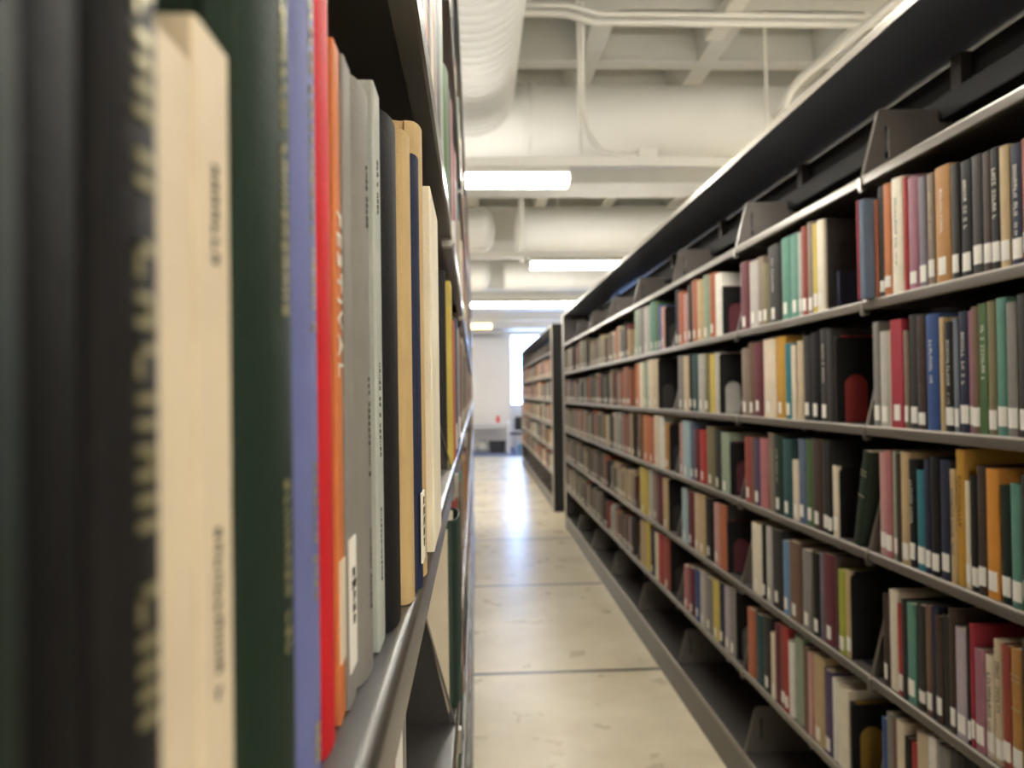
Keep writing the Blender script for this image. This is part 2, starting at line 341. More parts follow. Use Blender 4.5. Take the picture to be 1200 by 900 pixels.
def shelving(name, label, xf, d, ys, n, zs, ztop, near=False, endpanel=False, farpanel=False):
    r = empty(name, (xf, ys, 0)); tag(r, label, 'bookshelf', 'long steel library shelving ranges')
    sm = shelf_mesh(d, BAY, near=near); bk = bracket_mesh(d, 0)
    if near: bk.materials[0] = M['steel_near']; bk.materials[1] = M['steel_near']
    def put(nm, me, loc):
        q = bpy.data.objects.new(nm, me); C.objects.link(q); q.parent = r; q.location = loc; return q
    for i in range(n):
        for z in zs: put('shelf', sm, (0, i*BAY, z))
    for i in range(n+1):
        for z in zs:
            if z > 2.2: continue
            off = 0.003 if i == 0 else (-0.003 if i == n else 0)
            put('end_bracket', bk, (0, i*BAY+off, z))
    up = MB().box(min(d*0.246, d*0.275), max(d*0.246, d*0.275), -0.02, 0.02, 0.0, ztop-0.002).mesh('upright_post', [M['steel']])
    for i in range(n+1): put('upright_post', up, (0, i*BAY, 0))
    L = n*BAY
    b = MB().box(min(d*0.276, d*0.279), max(d*0.276, d*0.279), 0, L, 0.0, ztop-0.002); b.obj('back_panel', M['black_steel'], r)
    b = MB().box(min(d*0.20, d*0.245), max(d*0.20, d*0.245), 0.0, L, ztop-0.17, ztop-0.11); b.obj('top_rail', M['black_steel'], r, bevel=0.004)
    # canopy: sheet with folded lip
    o_ = [(0.54, 0.024), (0.003, 0.024), (0, 0.021), (0, 0.0), (0.0015, 0.0), (0.0015, 0.0205), (0.004, 0.0225), (0.54, 0.0225)]
    b = MB().prism([(d*x, z+ztop) for x, z in o_], 'y', 0, L); b.prism([(d*0.0016, ztop+0.004), (d*0.30, ztop+0.004), (d*0.30, ztop+0.0055), (d*0.0016, ztop+0.0055)], 'y', 0, L)
    for i in range(2, 2+8): b.mi[i] = 1 if (i-2) in (1, 2, 3) else 0
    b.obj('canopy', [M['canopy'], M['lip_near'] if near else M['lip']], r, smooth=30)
    z0 = zs[0]
    MB().box(min(d*0.002, d*0.008), max(d*0.002, d*0.008), 0, L, 0, z0-0.025).obj('base_fascia', M['steel'], r)
    for i in range(n+1):
        # bright steel clip that locks two neighbouring shelves
        pass
    cl = MB().box(min(0, -d*0.004), max(0, -d*0.004), -0.006, 0.006, -0.034, -0.006).box(min(d*0.0, d*0.012), max(d*0.0, d*0.012), -0.009, 0.009, -0.037, -0.030).mesh('shelf_clip', [M['chrome']])
    for i in range(1, min(n, 4)):
        for z in zs[1:]: put('shelf_clip', cl, (0, i*BAY, z))
    if endpanel:
        MB().box(min(0, d*0.54), max(0, d*0.54), -0.022, -0.002, 0, ztop+0.024).obj('end_panel', M['black_steel'], r, bevel=0.003)
        MB().box(min(0, -d*0.006), max(0, -d*0.006), -0.024, 0.12, 0, ztop+0.024).obj('panel_edge_glint', M['lip'], r, bevel=0.002)  # pale strip painted on for daylight reflected along the panel edge
    if farpanel:
        MB().box(min(0.01*d, d*0.54), max(0.01*d, d*0.54), L+0.002, L+0.02, 0, ztop+0.024).obj('end_panel', M['bracket'], r, bevel=0.003)
        MB().box(min(-d*0.0002, -d*0.006), max(-d*0.0002, -d*0.006), L-0.10, L+0.03, 0, ztop+0.024).obj('panel_edge_glint', M['lip'], r, bevel=0.002)  # same added pale strip, the window's glint put into its colour
    return r
ZS = [0.15+0.305*k for k in range(7)]
ZTOP = 2.285
XR = 0.95
YJ = 1.834
shelving('library_shelving', 'long dark steel book shelving filling the right side of the aisle', XR, 1, YJ-2*BAY, 9, ZS, ZTOP, farpanel=True)
shelving('library_shelving', 'farther dark steel shelving beyond the cross aisle at right', XR, 1, 9.42, 7, ZS, ZTOP, endpanel=True, farpanel=True)
ZL = list(ZS)
XL = -0.026; YL = 0.93
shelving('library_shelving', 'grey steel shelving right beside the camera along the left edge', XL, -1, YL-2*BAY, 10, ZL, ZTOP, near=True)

# ------------------------------------------------------------------ books
PAL = {
 'near-black': (17, 16, 16), 'near-charcoal': (32, 31, 31), 'near-green': (20, 34, 20),
 'dark-green': (32, 48, 36), 'bottle-green': (38, 60, 50), 'black': (29, 28, 28), 'charcoal': (58, 55, 52), 'cream': (226, 210, 182), 'ivory': (234, 224, 200),
 'periwinkle': (112, 118, 168), 'scarlet': (206, 40, 46), 'orange': (206, 122, 72), 'grey': (136, 132, 126), 'pale-grey': (176, 180, 172), 'light-grey': (186, 182, 172),
 'tan': (198, 170, 122), 'beige': (208, 186, 150), 'navy': (42, 48, 72), 'slate-blue': (92, 108, 132), 'crimson': (176, 44, 60), 'red': (186, 56, 52), 'brick-red': (160, 70, 58),
 'rust': (190, 104, 70), 'brown': (122, 92, 74), 'dark-brown': (74, 58, 50), 'ochre': (190, 134, 70), 'mauve': (166, 106, 124), 'taupe': (142, 124, 108), 'blue': (50, 80, 140),
 'green': (78, 112, 62), 'teal': (50, 124, 136), 'dark-teal': (50, 84, 86), 'sea-green': (92, 146, 128), 'olive': (128, 120, 84), 'mustard': (206, 152, 50), 'yellow': (216, 190, 82),
 'pink': (200, 150, 142), 'rose': (184, 110, 112), 'maroon': (110, 50, 60), 'purple': (88, 72, 106), 'violet-grey': (126, 118, 130), 'blue-grey': (110, 118, 130), 'white': (232, 228, 216),
 'pale-blue': (168, 196, 200), 'sky-blue': (110, 150, 186), 'lime': (170, 176, 60), 'bright-orange': (224, 146, 50), 'sage': (150, 166, 140), 'dark-orange': (178, 92, 46), 'lilac': (180, 166, 176), 'gold': (190, 150, 60)}
BM = {}
def bmat(c, near=False):
    k = (c, near)
    g_ = sum(PAL[c])/3; f_ = 0.0 if near else 0.14; rgb_ = tuple(v*(1-f_)+g_*f_ for v in PAL[c])
    if k not in BM: BM[k] = mat(c.replace('-', '_')+'_cloth', rgb_, rough=0.6 if near else 0.55, spec=0.18 if near else 0.35, noise=0.10 if near else 0.07, nscale=25, bump=0.35 if near else 0.2, bscale=900)
    return BM[k]
def book_sections(t, D, hard=True, board=0.0024):
    """half-outline of the cover seen from above: spine at x=0, fore-edge at x=D"""
    h = t/2; bd = min(board if hard else 0.0006, t*0.22)
    if hard:
        bul = min(0.007, t*0.16)
        arc = []
        for k in range(9):
            a = -PI/2 + PI*k/8
            arc.append((bul*(1-math.cos(a)), h*0.94*math.sin(a)))
        outer = [(D, -h), (0.013, -h), (0.0105, -h+bd*0.5), (0.0085, -h+bd*0.55), (0.0065+bul*0.2, -h+bd*0.1)] + arc + \
                [(0.0065+bul*0.2, h-bd*0.1), (0.0085, h-bd*0.55), (0.0105, h-bd*0.5), (0.013, h), (D, h)]
        ih = h-bd
        inner = [(D, -ih), (0.013, -ih), (0.0108, -ih*0.98), (0.0088, -ih*0.97), (0.0072+bul*0.3, -ih*0.96)]
        inner += [(bul*(1-math.cos(-PI/2+PI*k/8))*0.95+bd*0.8, ih*0.93*math.sin(-PI/2+PI*k/8)) for k in range(9)]
        inner += [(0.0072+bul*0.3, ih*0.96), (0.0088, ih*0.97), (0.0108, ih*0.98), (0.013, ih), (D, ih)]
    else:
        outer = [(D, -h), (0.0006, -h), (0, -h+0.0006), (0, h-0.0006), (0.0006, h), (D, h)]
        ih = h-bd
        inner = [(D, -ih), (0.001, -ih), (0.0008, -ih+0.0002), (0.0008, ih-0.0002), (0.001, ih), (D, ih)]
    return outer, inner, bd
def glyphs(b, zc, length, width, seed, x=-0.0003, sz=None, vertical=True):
    """strokes of lettering that runs down the spine"""
    rnd = random.Random(seed); z = zc+length/2; cw = sz or width*0.8
    while z > zc-length/2:
        if rnd.random() < 0.13: z -= cw*0.8; continue
        w = width; st = cw*0.2
        kind = rnd.randrange(4)
        if kind in (0, 1, 3): b.box(x, x+0.0006, -w/2, w/2, z-st, z)
        if kind in (1, 2): b.box(x, x+0.0006, -w/2, -w/2+w*0.2, z-cw*0.7, z)
        if kind in (0, 2): b.box(x, x+0.0006, w/2-w*0.2, w/2, z-cw*0.7, z)
        if kind in (1, 3): b.box(x, x+0.0006, -w/2, w/2, z-cw*0.7, z-cw*0.7+st)
        z -= cw
def make_book(x, y, z, t, H, D, color, d=1, hard=True, flags='', near=False, side=None, seed=0, tilt=0.0, title_col=None):
    """d=+1: spine faces -X (right range); d=-1: spine faces +X (left range)"""
    r = empty('book', (x, y, z+0.0004), 0 if d == 1 else PI)
    if tilt: r.rotation_euler[0] = tilt
    outer, inner, bd = book_sections(t, D, hard)
    n = len(outer); b = MB()
    for zz in (0, H): b.v += [(p[0], p[1], zz) for p in outer] + [(p[0], p[1], zz) for p in inner]
    for i in range(n-1):
        onspine = outer[i][0] < 0.0135 and outer[i+1][0] < 0.0135
        m = 0 if onspine or not side else 1
        b.face([i, i+1, 2*n+i+1, 2*n+i], m); b.face([n+i, 3*n+i, 3*n+i+1, n+i+1], m)
        b.face([i, n+i, n+i+1, i+1], m); b.face([2*n+i, 2*n+i+1, 3*n+i+1, 3*n+i], m)
    for i in (0, n-1): b.face([i, 2*n+i, 3*n+i, n+i], 0)
    b.obj('cover', [bmat(color, near), bmat(side or color, near)], r, smooth=30)
    sq = 0.003 if hard else 0.0003
    px0 = (0.010 if hard else 0.0012); ih = t/2-bd-0.0001
    MB().box(px0, D-sq, -ih, ih, sq, H-sq).obj('page_block', M['paper'], r)
    if 'L' in flags or 'l' in flags:
        lz = 0.010+ (seed*7 % 9)*0.001; lh = 0.036 if 'L' in flags else 0.026
        w = min(t*0.86, 0.024)/2; b = MB()
        bul = min(0.007, t*0.16) if hard else 0.0
        pts = []
        for k in range(7):
            yy = -w+2*w*k/6; s = yy/(t/2*0.94) if t > 0 else 0; s = max(-1, min(1, s))
            pts.append((bul*(1-math.sqrt(max(0, 1-s*s))) if hard else 0.0, yy))
        for q, (px, py) in enumerate(pts): b.v += [(px-0.0004, py, lz), (px-0.0004, py, lz+lh), (px+0.0002, py, lz), (px+0.0002, py, lz+lh)]
        for q in range(6):
            i = q*4; b.face([i, i+1, i+5, i+4]); b.face([i+2, i+6, i+7, i+3]); b.face([i, i+4, i+6, i+2]); b.face([i+1, i+3, i+7, i+5])
        b.face([0, 2, 3, 1]); b.face([24, 25, 27, 26])
        b.obj('call_label', M['label'], r, smooth=30)
    if 'T' in flags or 'G' in flags or 'K' in flags:
        b = MB(); mm = M['white_ink'] if 'T' in flags else (M['gold'] if 'G' in flags else M['ink'])
        glyphs(b, H*0.62, H*0.42, min(t*0.42, 0.008), seed+3, sz=min(0.0085, max(0.004, t*0.35)))
        if seed % 3 == 0: glyphs(b, H*0.30, H*0.10, min(t*0.3, 0.005), seed+9, sz=0.005)
        b.obj('spine_title', title_col or mm, r)
    if 'B' in flags:
        b = MB()
        for zz in (H*0.78, H*0.74, H*0.52): b.box(-0.0003, 0.001, -t*0.38, t*0.38, zz, zz+0.0025)
        b.obj('spine_band', M['gold'], r)
    return r

# ---- labels for rows of books
NCOUNT = ['first', 'second', 'third', 'fourth', 'fifth', 'sixth', 'seventh', 'eighth', 'ninth', 'tenth', 'eleventh', 'twelfth', 'thirteenth', 'fourteenth', 'fifteenth', 'sixteenth', 'seventeenth', 'eighteenth', 'nineteenth', 'twentieth', 'twenty-first', 'twenty-second']
def label_row(entries, place):
    """entries: list of (object, color, flags, t, H) from left to right in the photo; place like 'third shelf down, nearest right bay'"""
    def desc(i, lvl):
        o, c, fl, t, H = entries[i]
        s = ''
        if lvl >= 1: s += 'thin ' if t < 0.017 else ('thick ' if t > 0.034 else '')
        s += c + ' book'
        if lvl >= 2:
            if 'B' in fl: s += ' with gold bands'
            elif 'T' in fl: s += ' with white lettering'
            elif 'G' in fl: s += ' with gold lettering'
        if lvl >= 3:
            a = entries[i-1][1] if i > 0 else None; b = entries[i+1][1] if i+1 < len(entries) else None
            s = ('thin ' if t < 0.017 else ('thick ' if t > 0.034 else '')) + c + ' book '
            s += ('between %s and %s ones' % (a, b)) if a and b else ('at left end' if not a else 'at right end')
        return s
    for i, (o, c, fl, t, H) in enumerate(entries):
        lab = None
        for lvl in (0, 1, 2, 3):
            s = desc(i, lvl)
            if sum(1 for j in range(len(entries)) if desc(j, lvl) == s or (lvl < 3 and desc(j, lvl).endswith(c+' book') and lvl == 0 and entries[j][1] == c)) == 1:
                lab = s; break
        if lab is None: lab = '%s book, %s from the left' % (c, NCOUNT[min(i, 21)])
        tag(o, lab + ', ' + place, 'book')

def hor(x): return 461-0.014*(x-557)
SHELFNAME = {6: 'second shelf down', 5: 'second shelf down', 4: 'third shelf down', 3: 'fourth shelf down', 2: 'fifth shelf down', 1: 'sixth shelf down'}
BAYNAME = {0: 'nearest right bay', 1: 'second right bay', 2: 'third right bay', 3: 'fourth right bay'}
# each entry: left edge, right edge, top (measured in the photograph), colour, flags; turned into real positions and sizes on the shelf
ROWS = {
(0, 5): "1017 1019 229 crimson -;1019 1026 228 slate-blue -;1038 1042 228 rust -;1042 1049 212 charcoal l;1049 1058 208 orange l;1058 1073 201 ivory K;1073 1078 200 red -;1078 1092 199 mauve l;1092 1101 199 violet-grey L;1101 1110 195 taupe LG;1111 1132 186 ochre LT;1132 1141 183 charcoal L;1142 1157 179 black LT;1159 1172 172 charcoal L;1172 1183 168 dark-brown L;1183 1194 163 black LT;1194 1206 160 tan L;1206 1222 158 navy LT;1222 1236 150 brick-red L;1236 1254 150 grey L",
(0, 4): "1032 1040 375 grey L;1040 1053 386 light-grey L;1053 1056 384 beige -;1056 1070 372 crimson LP;1070 1075 385 taupe L;1075 1087 366 charcoal L;1087 1097 366 dark-brown lK;1097 1114 365 blue T;1115 1121 369 tan -;1121 1132 374 black LT;1132 1138 370 blue-grey L;1138 1150 362 navy LT;1150 1154 361 mauve L;1154 1164 356 brown L;1164 1174 352 green TP;1174 1185 349 olive L;1185 1198 345 sea-green L;1198 1212 350 grey L;1212 1228 340 charcoal L;1228 1244 345 tan L",
(0, 3): "1036 1044 531 pink L;1044 1052 529 rose L;1053 1058 530 sage L;1058 1062 533 dark-brown -;1062 1074 531 tan L;1074 1081 540 black LT;1083 1093 553 teal L;1093 1100 540 navy L;1100 1110 537 black L;1111 1124 541 navy L;1125 1131 552 tan K;1131 1142 528 mustard K;1142 1148 566 cream L;1148 1158 560 black L;1158 1168 548 dark-brown L;1168 1184 552 bright-orange L;1185 1197 572 dark-green L;1197 1212 570 sea-green L;1212 1228 560 charcoal L",
(0, 2): "1040 1044 700 dark-brown L;1044 1055 697 ivory -;1056 1062 713 red L;1062 1067 707 charcoal -;1068 1077 712 sea-green L;1078 1089 714 charcoal l;1090 1097 714 brown L;1097 1103 716 navy -;1103 1110 727 dark-brown L;1110 1119 727 charcoal -;1119 1126 718 dark-brown L;1126 1141 743 lilac L;1141 1145 740 black L;1145 1150 738 crimson L;1150 1161 768 mauve L;1161 1172 776 cream LK;1173 1184 758 beige LK;1184 1194 764 brick-red L;1194 1208 768 ochre LB;1208 1226 760 dark-brown L",
(0, 1): "1034 1041 848 blue -;1041 1048 842 grey -;1048 1052 850 brown -;1052 1062 852 cream -;1063 1069 872 black -;1069 1075 878 red -;1075 1090 867 beige -;1090 1101 872 white -;1102 1116 884 grey -;1116 1130 890 charcoal -",
(1, 5): "872 882 304 maroon L;883 892 303 light-grey L;892 900 298 taupe L;900 906 305 olive L;906 920 284 charcoal LT;921 932 275 sea-green L;933 944 270 sea-green L;944 948 268 light-grey L;948 954 261 brick-red L;954 961 256 taupe L;961 966 257 yellow L;966 975 253 ivory L charcoal",
(1, 4): "872 880 407 taupe L;880 886 400 brown L;886 897 400 maroon L;897 911 396 cream L;912 924 393 mustard L;925 933 401 teal L;933 938 403 cream -;940 947 398 beige -;947 957 392 charcoal L;957 966 388 black L;967 977 383 charcoal LT;977 983 384 charcoal -",
(1, 3): "874 883 512 brick-red L;883 886 513 brown -;886 891 514 purple L;891 900 514 rose -;902 908 508 taupe -;909 920 511 bottle-green LT;920 930 515 dark-teal L;930 938 540 cream L;938 947 515 slate-blue L;947 955 516 green L;955 968 515 dark-brown L;968 974 518 charcoal L;974 980 518 black L;980 987 547 cream L black",
(1, 2): "880 893 615 ivory L;894 897 617 black L;898 904 618 light-grey L;905 917 622 charcoal L;918 925 636 sky-blue L;925 939 637 brown L;941 952 647 grey L;953 961 650 black L;962 966 650 violet-grey -;966 980 652 maroon L;980 985 655 dark-brown -;985 992 671 lime L;992 998 672 tan L black",
(1, 1): "874 883 716 rust -;884 892 722 dark-teal -;892 901 724 charcoal L;902 907 745 cream L;907 913 733 maroon -;913 918 735 brick-red L;918 923 738 red L;923 929 755 white -;929 939 750 sage -;940 946 762 brown -;946 952 768 pink -;952 965 772 tan L;965 975 790 purple L;975 980 800 white -;980 993 810 ivory -",
(2, 5): "794 797 338 navy L;797 803 340 rust L;803 808 342 pink L;809 813 332 charcoal L;814 820 326 rust L;820 827 326 tan L;828 834 320 sage L;835 842 318 dark-orange L;842 849 318 white -",
(2, 4): "795 802 416 grey L;802 808 416 beige L;808 813 414 black L;813 820 414 dark-teal L;820 827 414 light-grey L;828 833 414 olive L;834 840 414 yellow -;840 845 412 light-grey -",
(2, 3): "796 799 495 pink L;800 808 493 pale-blue L;808 813 495 slate-blue L;814 819 503 maroon L;819 827 504 red L;828 838 500 olive L;838 846 504 charcoal L;846 855 507 sage L",
(2, 2): "797 803 573 pale-blue L;804 811 576 maroon L;812 817 578 beige L;818 825 580 tan L;826 834 584 black L;836 842 590 pink L;842 850 592 rust - charcoal",
(2, 1): "799 805 664 rose L;805 811 666 maroon L;812 818 668 blue L;818 824 671 light-grey L;824 832 678 grey L;833 841 682 yellow L;841 846 684 navy L;847 853 688 lilac L;853 860 690 grey L",
(3, 5): "745 750 362 sage L;750 755 360 grey L;756 762 358 light-grey L;763 768 352 sea-green L;768 773 352 green L;773 777 356 blue L;777 781 358 pink L charcoal",
(3, 4): "745 750 426 orange L;750 754 424 ivory L;755 759 422 sage L;759 765 420 cream L;765 772 420 beige L charcoal",
(3, 3): "747 752 485 brown L;753 760 486 orange L;760 766 488 rust L;766 772 486 cream L;773 777 488 white -;778 784 496 ochre L charcoal",
(3, 2): "748 757 548 yellow L;758 763 550 light-grey L;763 769 550 taupe L;769 774 556 maroon -;775 782 560 tan L charcoal",
(3, 1): "748 754 610 tan -;754 760 610 yellow -;760 765 620 navy L;765 769 624 cream L;769 775 626 red -;775 783 630 brick-red L charcoal",
}
def arch_bookend(y, z, w=0.165, H=0.20, back=0.0):
    """black steel plate with an arch cut out of it; tongue bent onto the shelf"""
    r = empty('bookend', (XR+0.012+back, y, z+0.0004))
    a0, a1, ah = 0.022, 0.084, 0.128; pts = [(0, 0), (a0, 0), (a0, ah-0.031)]
    for k in range(1, 12):
        a = PI - PI*k/12; pts.append(((a0+a1)/2+0.031*math.cos(a), ah-0.031+0.031*math.sin(a)))
    pts += [(a1, ah-0.031), (a1, 0), (w, 0), (w, H-0.012), (w-0.004, H-0.004), (w-0.012, H), (0.012, H), (0.004, H-0.004), (0, H-0.012)]
    MB().prism(pts, 'y', -0.0007, 0.0007).obj('upright_plate', M['black_steel'], r)
    MB().box(a0+0.002, a1-0.002, -0.05, -0.001, 0.0002, 0.0012).obj('base_tongue', M['black_steel'], r)
    return r
arch_backs = {(1, 4): 'red', (2, 5): 'maroon', (2, 3): 'maroon', (2, 2): 'maroon', (1, 1): 'gold'}
last_near = {}; last_h = {}
bi = 0
for (bay, k), txt in ROWS.items():
    z = ZS[k]; ents = []; ymin = 9
    for e in txt.split(';'):
        q = e.split(); xa, xb, top = float(q[0]), float(q[1]), float(q[2]); color = q[3]; fl = q[4]; side = q[5] if len(q) > 5 else None
        rnd = random.Random(bi*13+5); bi += 1
        xs = XR+0.006+rnd.choice([0, 0, 0.001, 0.002, 0.004])
        if (bay, k) == (0, 5) and xb < 1038: xs = XR-0.018
        xp = XR-0.018 if xs < XR else XR+0.006
        Ya = 900*xp/(xa-557); Yb = 900*xp/(xb-557)
        Ya, Yb = max(Ya, Yb), min(Ya, Yb)
        if xs > XR: Ya = min(Ya, YJ+bay*BAY-0.008)
        t = Ya-Yb-0.0006; yc = (Ya+Yb)/2
        H = (hor((xa+xb)/2) + (EYE-z)*900/yc - top)*yc/900
        H = max(0.135, min(0.272, H)); D = min(0.225, max(0.10, H*0.72))
        o = make_book(xs, yc, z, t, H, D, color, 1, hard=('P' not in fl), flags=fl, side=side, seed=bi)
        ents.append((o, color, fl, t, H)); ymin = min(ymin, Yb)
        lastH = H; lastc = color; lastside = side
    label_row(ents, '%s, %s' % (SHELFNAME[k], BAYNAME[bay]))
    last_near[(bay, k)] = ymin; last_h[(bay, k)] = lastH
# the book whose coloured cover shows through the bookend arch: thin one beside the plate
for (bay, k), c in arch_backs.items():
    y = last_near[(bay, k)]; H = {(1, 4): 0.232, (2, 5): 0.19, (2, 3): 0.20, (2, 2): 0.2, (1, 1): 0.19}[(bay, k)]
    o = make_book(XR+0.014, y-0.0072, ZS[k], 0.012, H, 0.15, 'charcoal', 1, True, '-', side=c, seed=bi)
    tag(o, 'thin dark-spined book with %s cover behind arched bookend, %s, %s' % (c, SHELFNAME[k], BAYNAME[bay]), 'book'); last_near[(bay, k)] = y-0.0135; last_h[(bay, k)] = H
for bay in (1, 2, 3):
    for k in (5, 4, 3, 2, 1):
        if (bay, k) in ((1, 5),): continue
        H = last_h[(bay, k)]-0.005
        o = arch_bookend(last_near[(bay, k)]-0.003, ZS[k], 0.165, H)
        tag(o, 'black steel bookend with arched cut-out, %s, %s' % (SHELFNAME[k], BAYNAME[bay]), 'bookend', 'black arched bookends on the right shelves')
# navy book with pink edge lying in front of the red-triangle cover (second shelf)
o = make_book(XR+0.040, last_near[(1, 5)]-0.012, ZS[5], 0.02, 0.105, 0.16, 'navy', 1, True, '-', side='navy', seed=5)
tag(o, 'short navy book in front of a dark cover, second shelf down, second right bay', 'book')
# leaning dark green book on the fourth shelf
th = math.radians(-10)
o = make_book(XR+0.002, 1.915, ZS[3]+0.0045, 0.034, 0.245, 0.17, 'dark-green', 1, True, 'B', seed=77)
o.rotation_euler = (math.radians(14), 0, 0); o.location = (XR+0.002, 1.897, ZS[3]+0.0047)
tag(o, 'leaning dark green book with bands on the fourth shelf of the right range', 'book')

# ------------------------------------------------------------------ near books on the left
ZM = ZL[4]
# y0, y1, x of spine, height, colour, hard, flags
LB = [
 (0.030, 0.0585, -0.0340, 0.235, 'near-green', 1, 'W', 'dark green book with silver lettering at the far left edge'),
 (0.0590, 0.0735, -0.0372, 0.240, 'near-black', 1, '', 'plain black hardback with raised hinge beside the far left green book'),
 (0.0740, 0.0880, -0.0360, 0.235, 'near-charcoal', 1, 'g', 'blurred charcoal book with large gold lettering down its spine'),
 (0.0885, 0.1035, -0.0372, 0.134, 'cream', 0, '', 'left of two short cream paperbacks, blurred, with plain spine'),
 (0.1040, 0.1180, -0.0368, 0.141, 'cream', 0, 'k', 'right of two short cream paperbacks, small dark lettering down the spine'),
 (0.1185, 0.1540, -0.0383, 0.220, 'dark-green', 1, 'f', 'thick dark green cloth book between cream paperback and periwinkle book'),
 (0.1545, 0.1870, -0.0402, 0.215, 'periwinkle', 1, 'f', 'periwinkle blue cloth book with gold flecks beside the bright red one'),
 (0.1875, 0.2110, -0.0408, 0.212, 'scarlet', 1, '', 'bright red cloth book on the near shelf'),
 (0.2115, 0.2210, -0.0378, 0.188, 'orange', 0, 'F', 'orange paperback lettered FESTIVAL beside the bright red book'),
 (0.2215, 0.2340, -0.0368, 0.188, 'grey', 0, 'c', 'thin grey paperback with white call label, right of the orange one'),
 (0.2345, 0.2700, -0.0398, 0.189, 'grey', 1, 'k', 'thick brownish grey hardback with small dark lettering on the near shelf'),
 (0.2705, 0.2880, -0.0345, 0.2005, 'pale-grey', 0, 'k', 'pale grey-green book beside the thick grey hardback'),
 (0.2885, 0.3290, -0.0368, 0.198, 'near-charcoal', 1, '', 'worn black hardback with frayed top on the near shelf'),
 (0.3295, 0.3530, -0.0312, 0.204, 'tan', 1, '', 'tan cloth book right of the worn black hardback'),
 (0.3535, 0.3740, -0.0285, 0.201, 'navy', 1, 'C', 'dark speckled navy book with white call label, between two tan books'),
 (0.3745, 0.4050, -0.0298, 0.2235, 'tan', 1, '', 'taller tan book standing behind the speckled navy one'),
 (0.4400, 0.5300, -0.0245, 0.209, 'ivory', 0, '', 'thick ivory volume at right end of the near shelf row'),
]
def text_obj(body, size, parent, loc, rot, m, extr=0.0001, name='spine_title', align='CENTER', spacing=1.0, sx=1.0):
    cu = bpy.data.curves.new(name, 'FONT'); cu.body = body; cu.size = size; cu.extrude = extr; cu.align_x = align; cu.align_y = 'CENTER'
    cu.space_character = spacing; cu.space_line = 0.9
    cu.materials.append(m); o = bpy.data.objects.new(name, cu); C.objects.link(o); o.parent = parent
    me = bpy.data.meshes.new_from_object(o); C.objects.unlink(o); bpy.data.objects.remove(o)
    o = bpy.data.objects.new(name, me); C.objects.link(o); o.parent = parent
    o.location = loc; o.rotation_euler = rot; o.scale = (sx, 1, 1)
    return o
for i, (a, b_, xs, H, c, hard, fl, lab) in enumerate(LB):
    t = b_-a
    D = 0.17 if H > 0.17 else 0.10
    if hard: xs += min(0.007, t*0.16)*0.9
    o = make_book(xs, (a+b_)/2, ZM, t, H, D, c, -1, bool(hard), '', near=True, seed=200+i)
    tag(o, lab, 'book', 'near books on the left shelf')
    # local frame: spine faces local -x, local +y is toward the camera side (world -y)
    if fl in ('g', 'f', 'k', 'W'):
        m_ = {'g': M['gold'], 'f': M['gold'], 'k': M['ink'], 'W': M['white_ink']}[fl]
        def G(*a, **k):
            b = MB(); glyphs(b, *a, **k); b.obj('spine_title', m_, o)
        if fl == 'g':
            G(0.145, 0.046, 0.0036, 5, sz=0.0052); G(0.085, 0.060, 0.0036, 8, sz=0.0052); G(0.195, 0.030, 0.0036, 11, sz=0.0052); G(0.022, 0.012, 0.004, 2, sz=0.005)
        elif fl == 'W':
            G(0.123, 0.012, 0.0075, 5, sz=0.003); G(0.137, 0.010, 0.0075, 6, sz=0.003)
        elif fl == 'f':
            G(0.16, 0.11, 0.0022, 5+i, sz=0.0028); G(0.06, 0.03, 0.002, 7+i, sz=0.0026); G(0.014, 0.008, 0.004, 7+i, sz=0.003)
        else:
            G(H*0.42, H*0.17, 0.0016, 5+i, sz=0.0021); G(H*0.82, H*0.10, 0.0016, 9+i, sz=0.0021); G(H*0.18, H*0.13, 0.0012, 11+i, sz=0.0019)
    # text facing local -x, running down the spine: text x axis -> -z, text y axis -> +y (reads head first)
    RT = Matrix(((0, 0, -1), (0, 1, 0), (-1, 0, 0))).transposed()
    def rot_down():
        # columns: text X -> (0,0,-1); text Y -> (0,-1,0); text Z -> (-1,0,0)
        return Matrix(((0, 0, -1), (0, -1, 0), (-1, 0, 0))).to_euler()
    def rot_flat():
        # upright lettering: text X -> (0,-1,0); text Y -> (0,0,1); normal -> (-1,0,0)
        return Matrix(((0, 0, -1), (-1, 0, 0), (0, 1, 0))).to_euler()
    if fl == 'F':
        text_obj('FESTIVAL', 0.0095, o, (-0.0003, 0, 0.118), rot_down(), M['white_ink'], spacing=1.25)
        lo = MB().box(-0.0004, 0.0, -t*0.42, t*0.42, 0.016, 0.044).obj('call_label', bmat('cream'), o)
    if fl == 'c':
        lo = MB().box(-0.0004, 0.0, -t*0.46, t*0.46, 0.010, 0.048).obj('call_label', M['label'], o)
        text_obj('PR\n2981\n.E4\nH6\n19', 0.0038, lo, (-0.0006, 0, 0.031), rot_flat(), M['ink'], name='label_text')
    if fl == 'C':
        lo = MB().box(-0.0005, 0.0003, -t*0.40, t*0.40, 0.012, 0.044).obj('call_label', M['label'], o)
        text_obj('PR\n352\n.O7\nK6\n19', 0.0054, lo, (-0.0007, 0, 0.030), rot_flat(), M['ink'], name='label_text', sx=1.1)

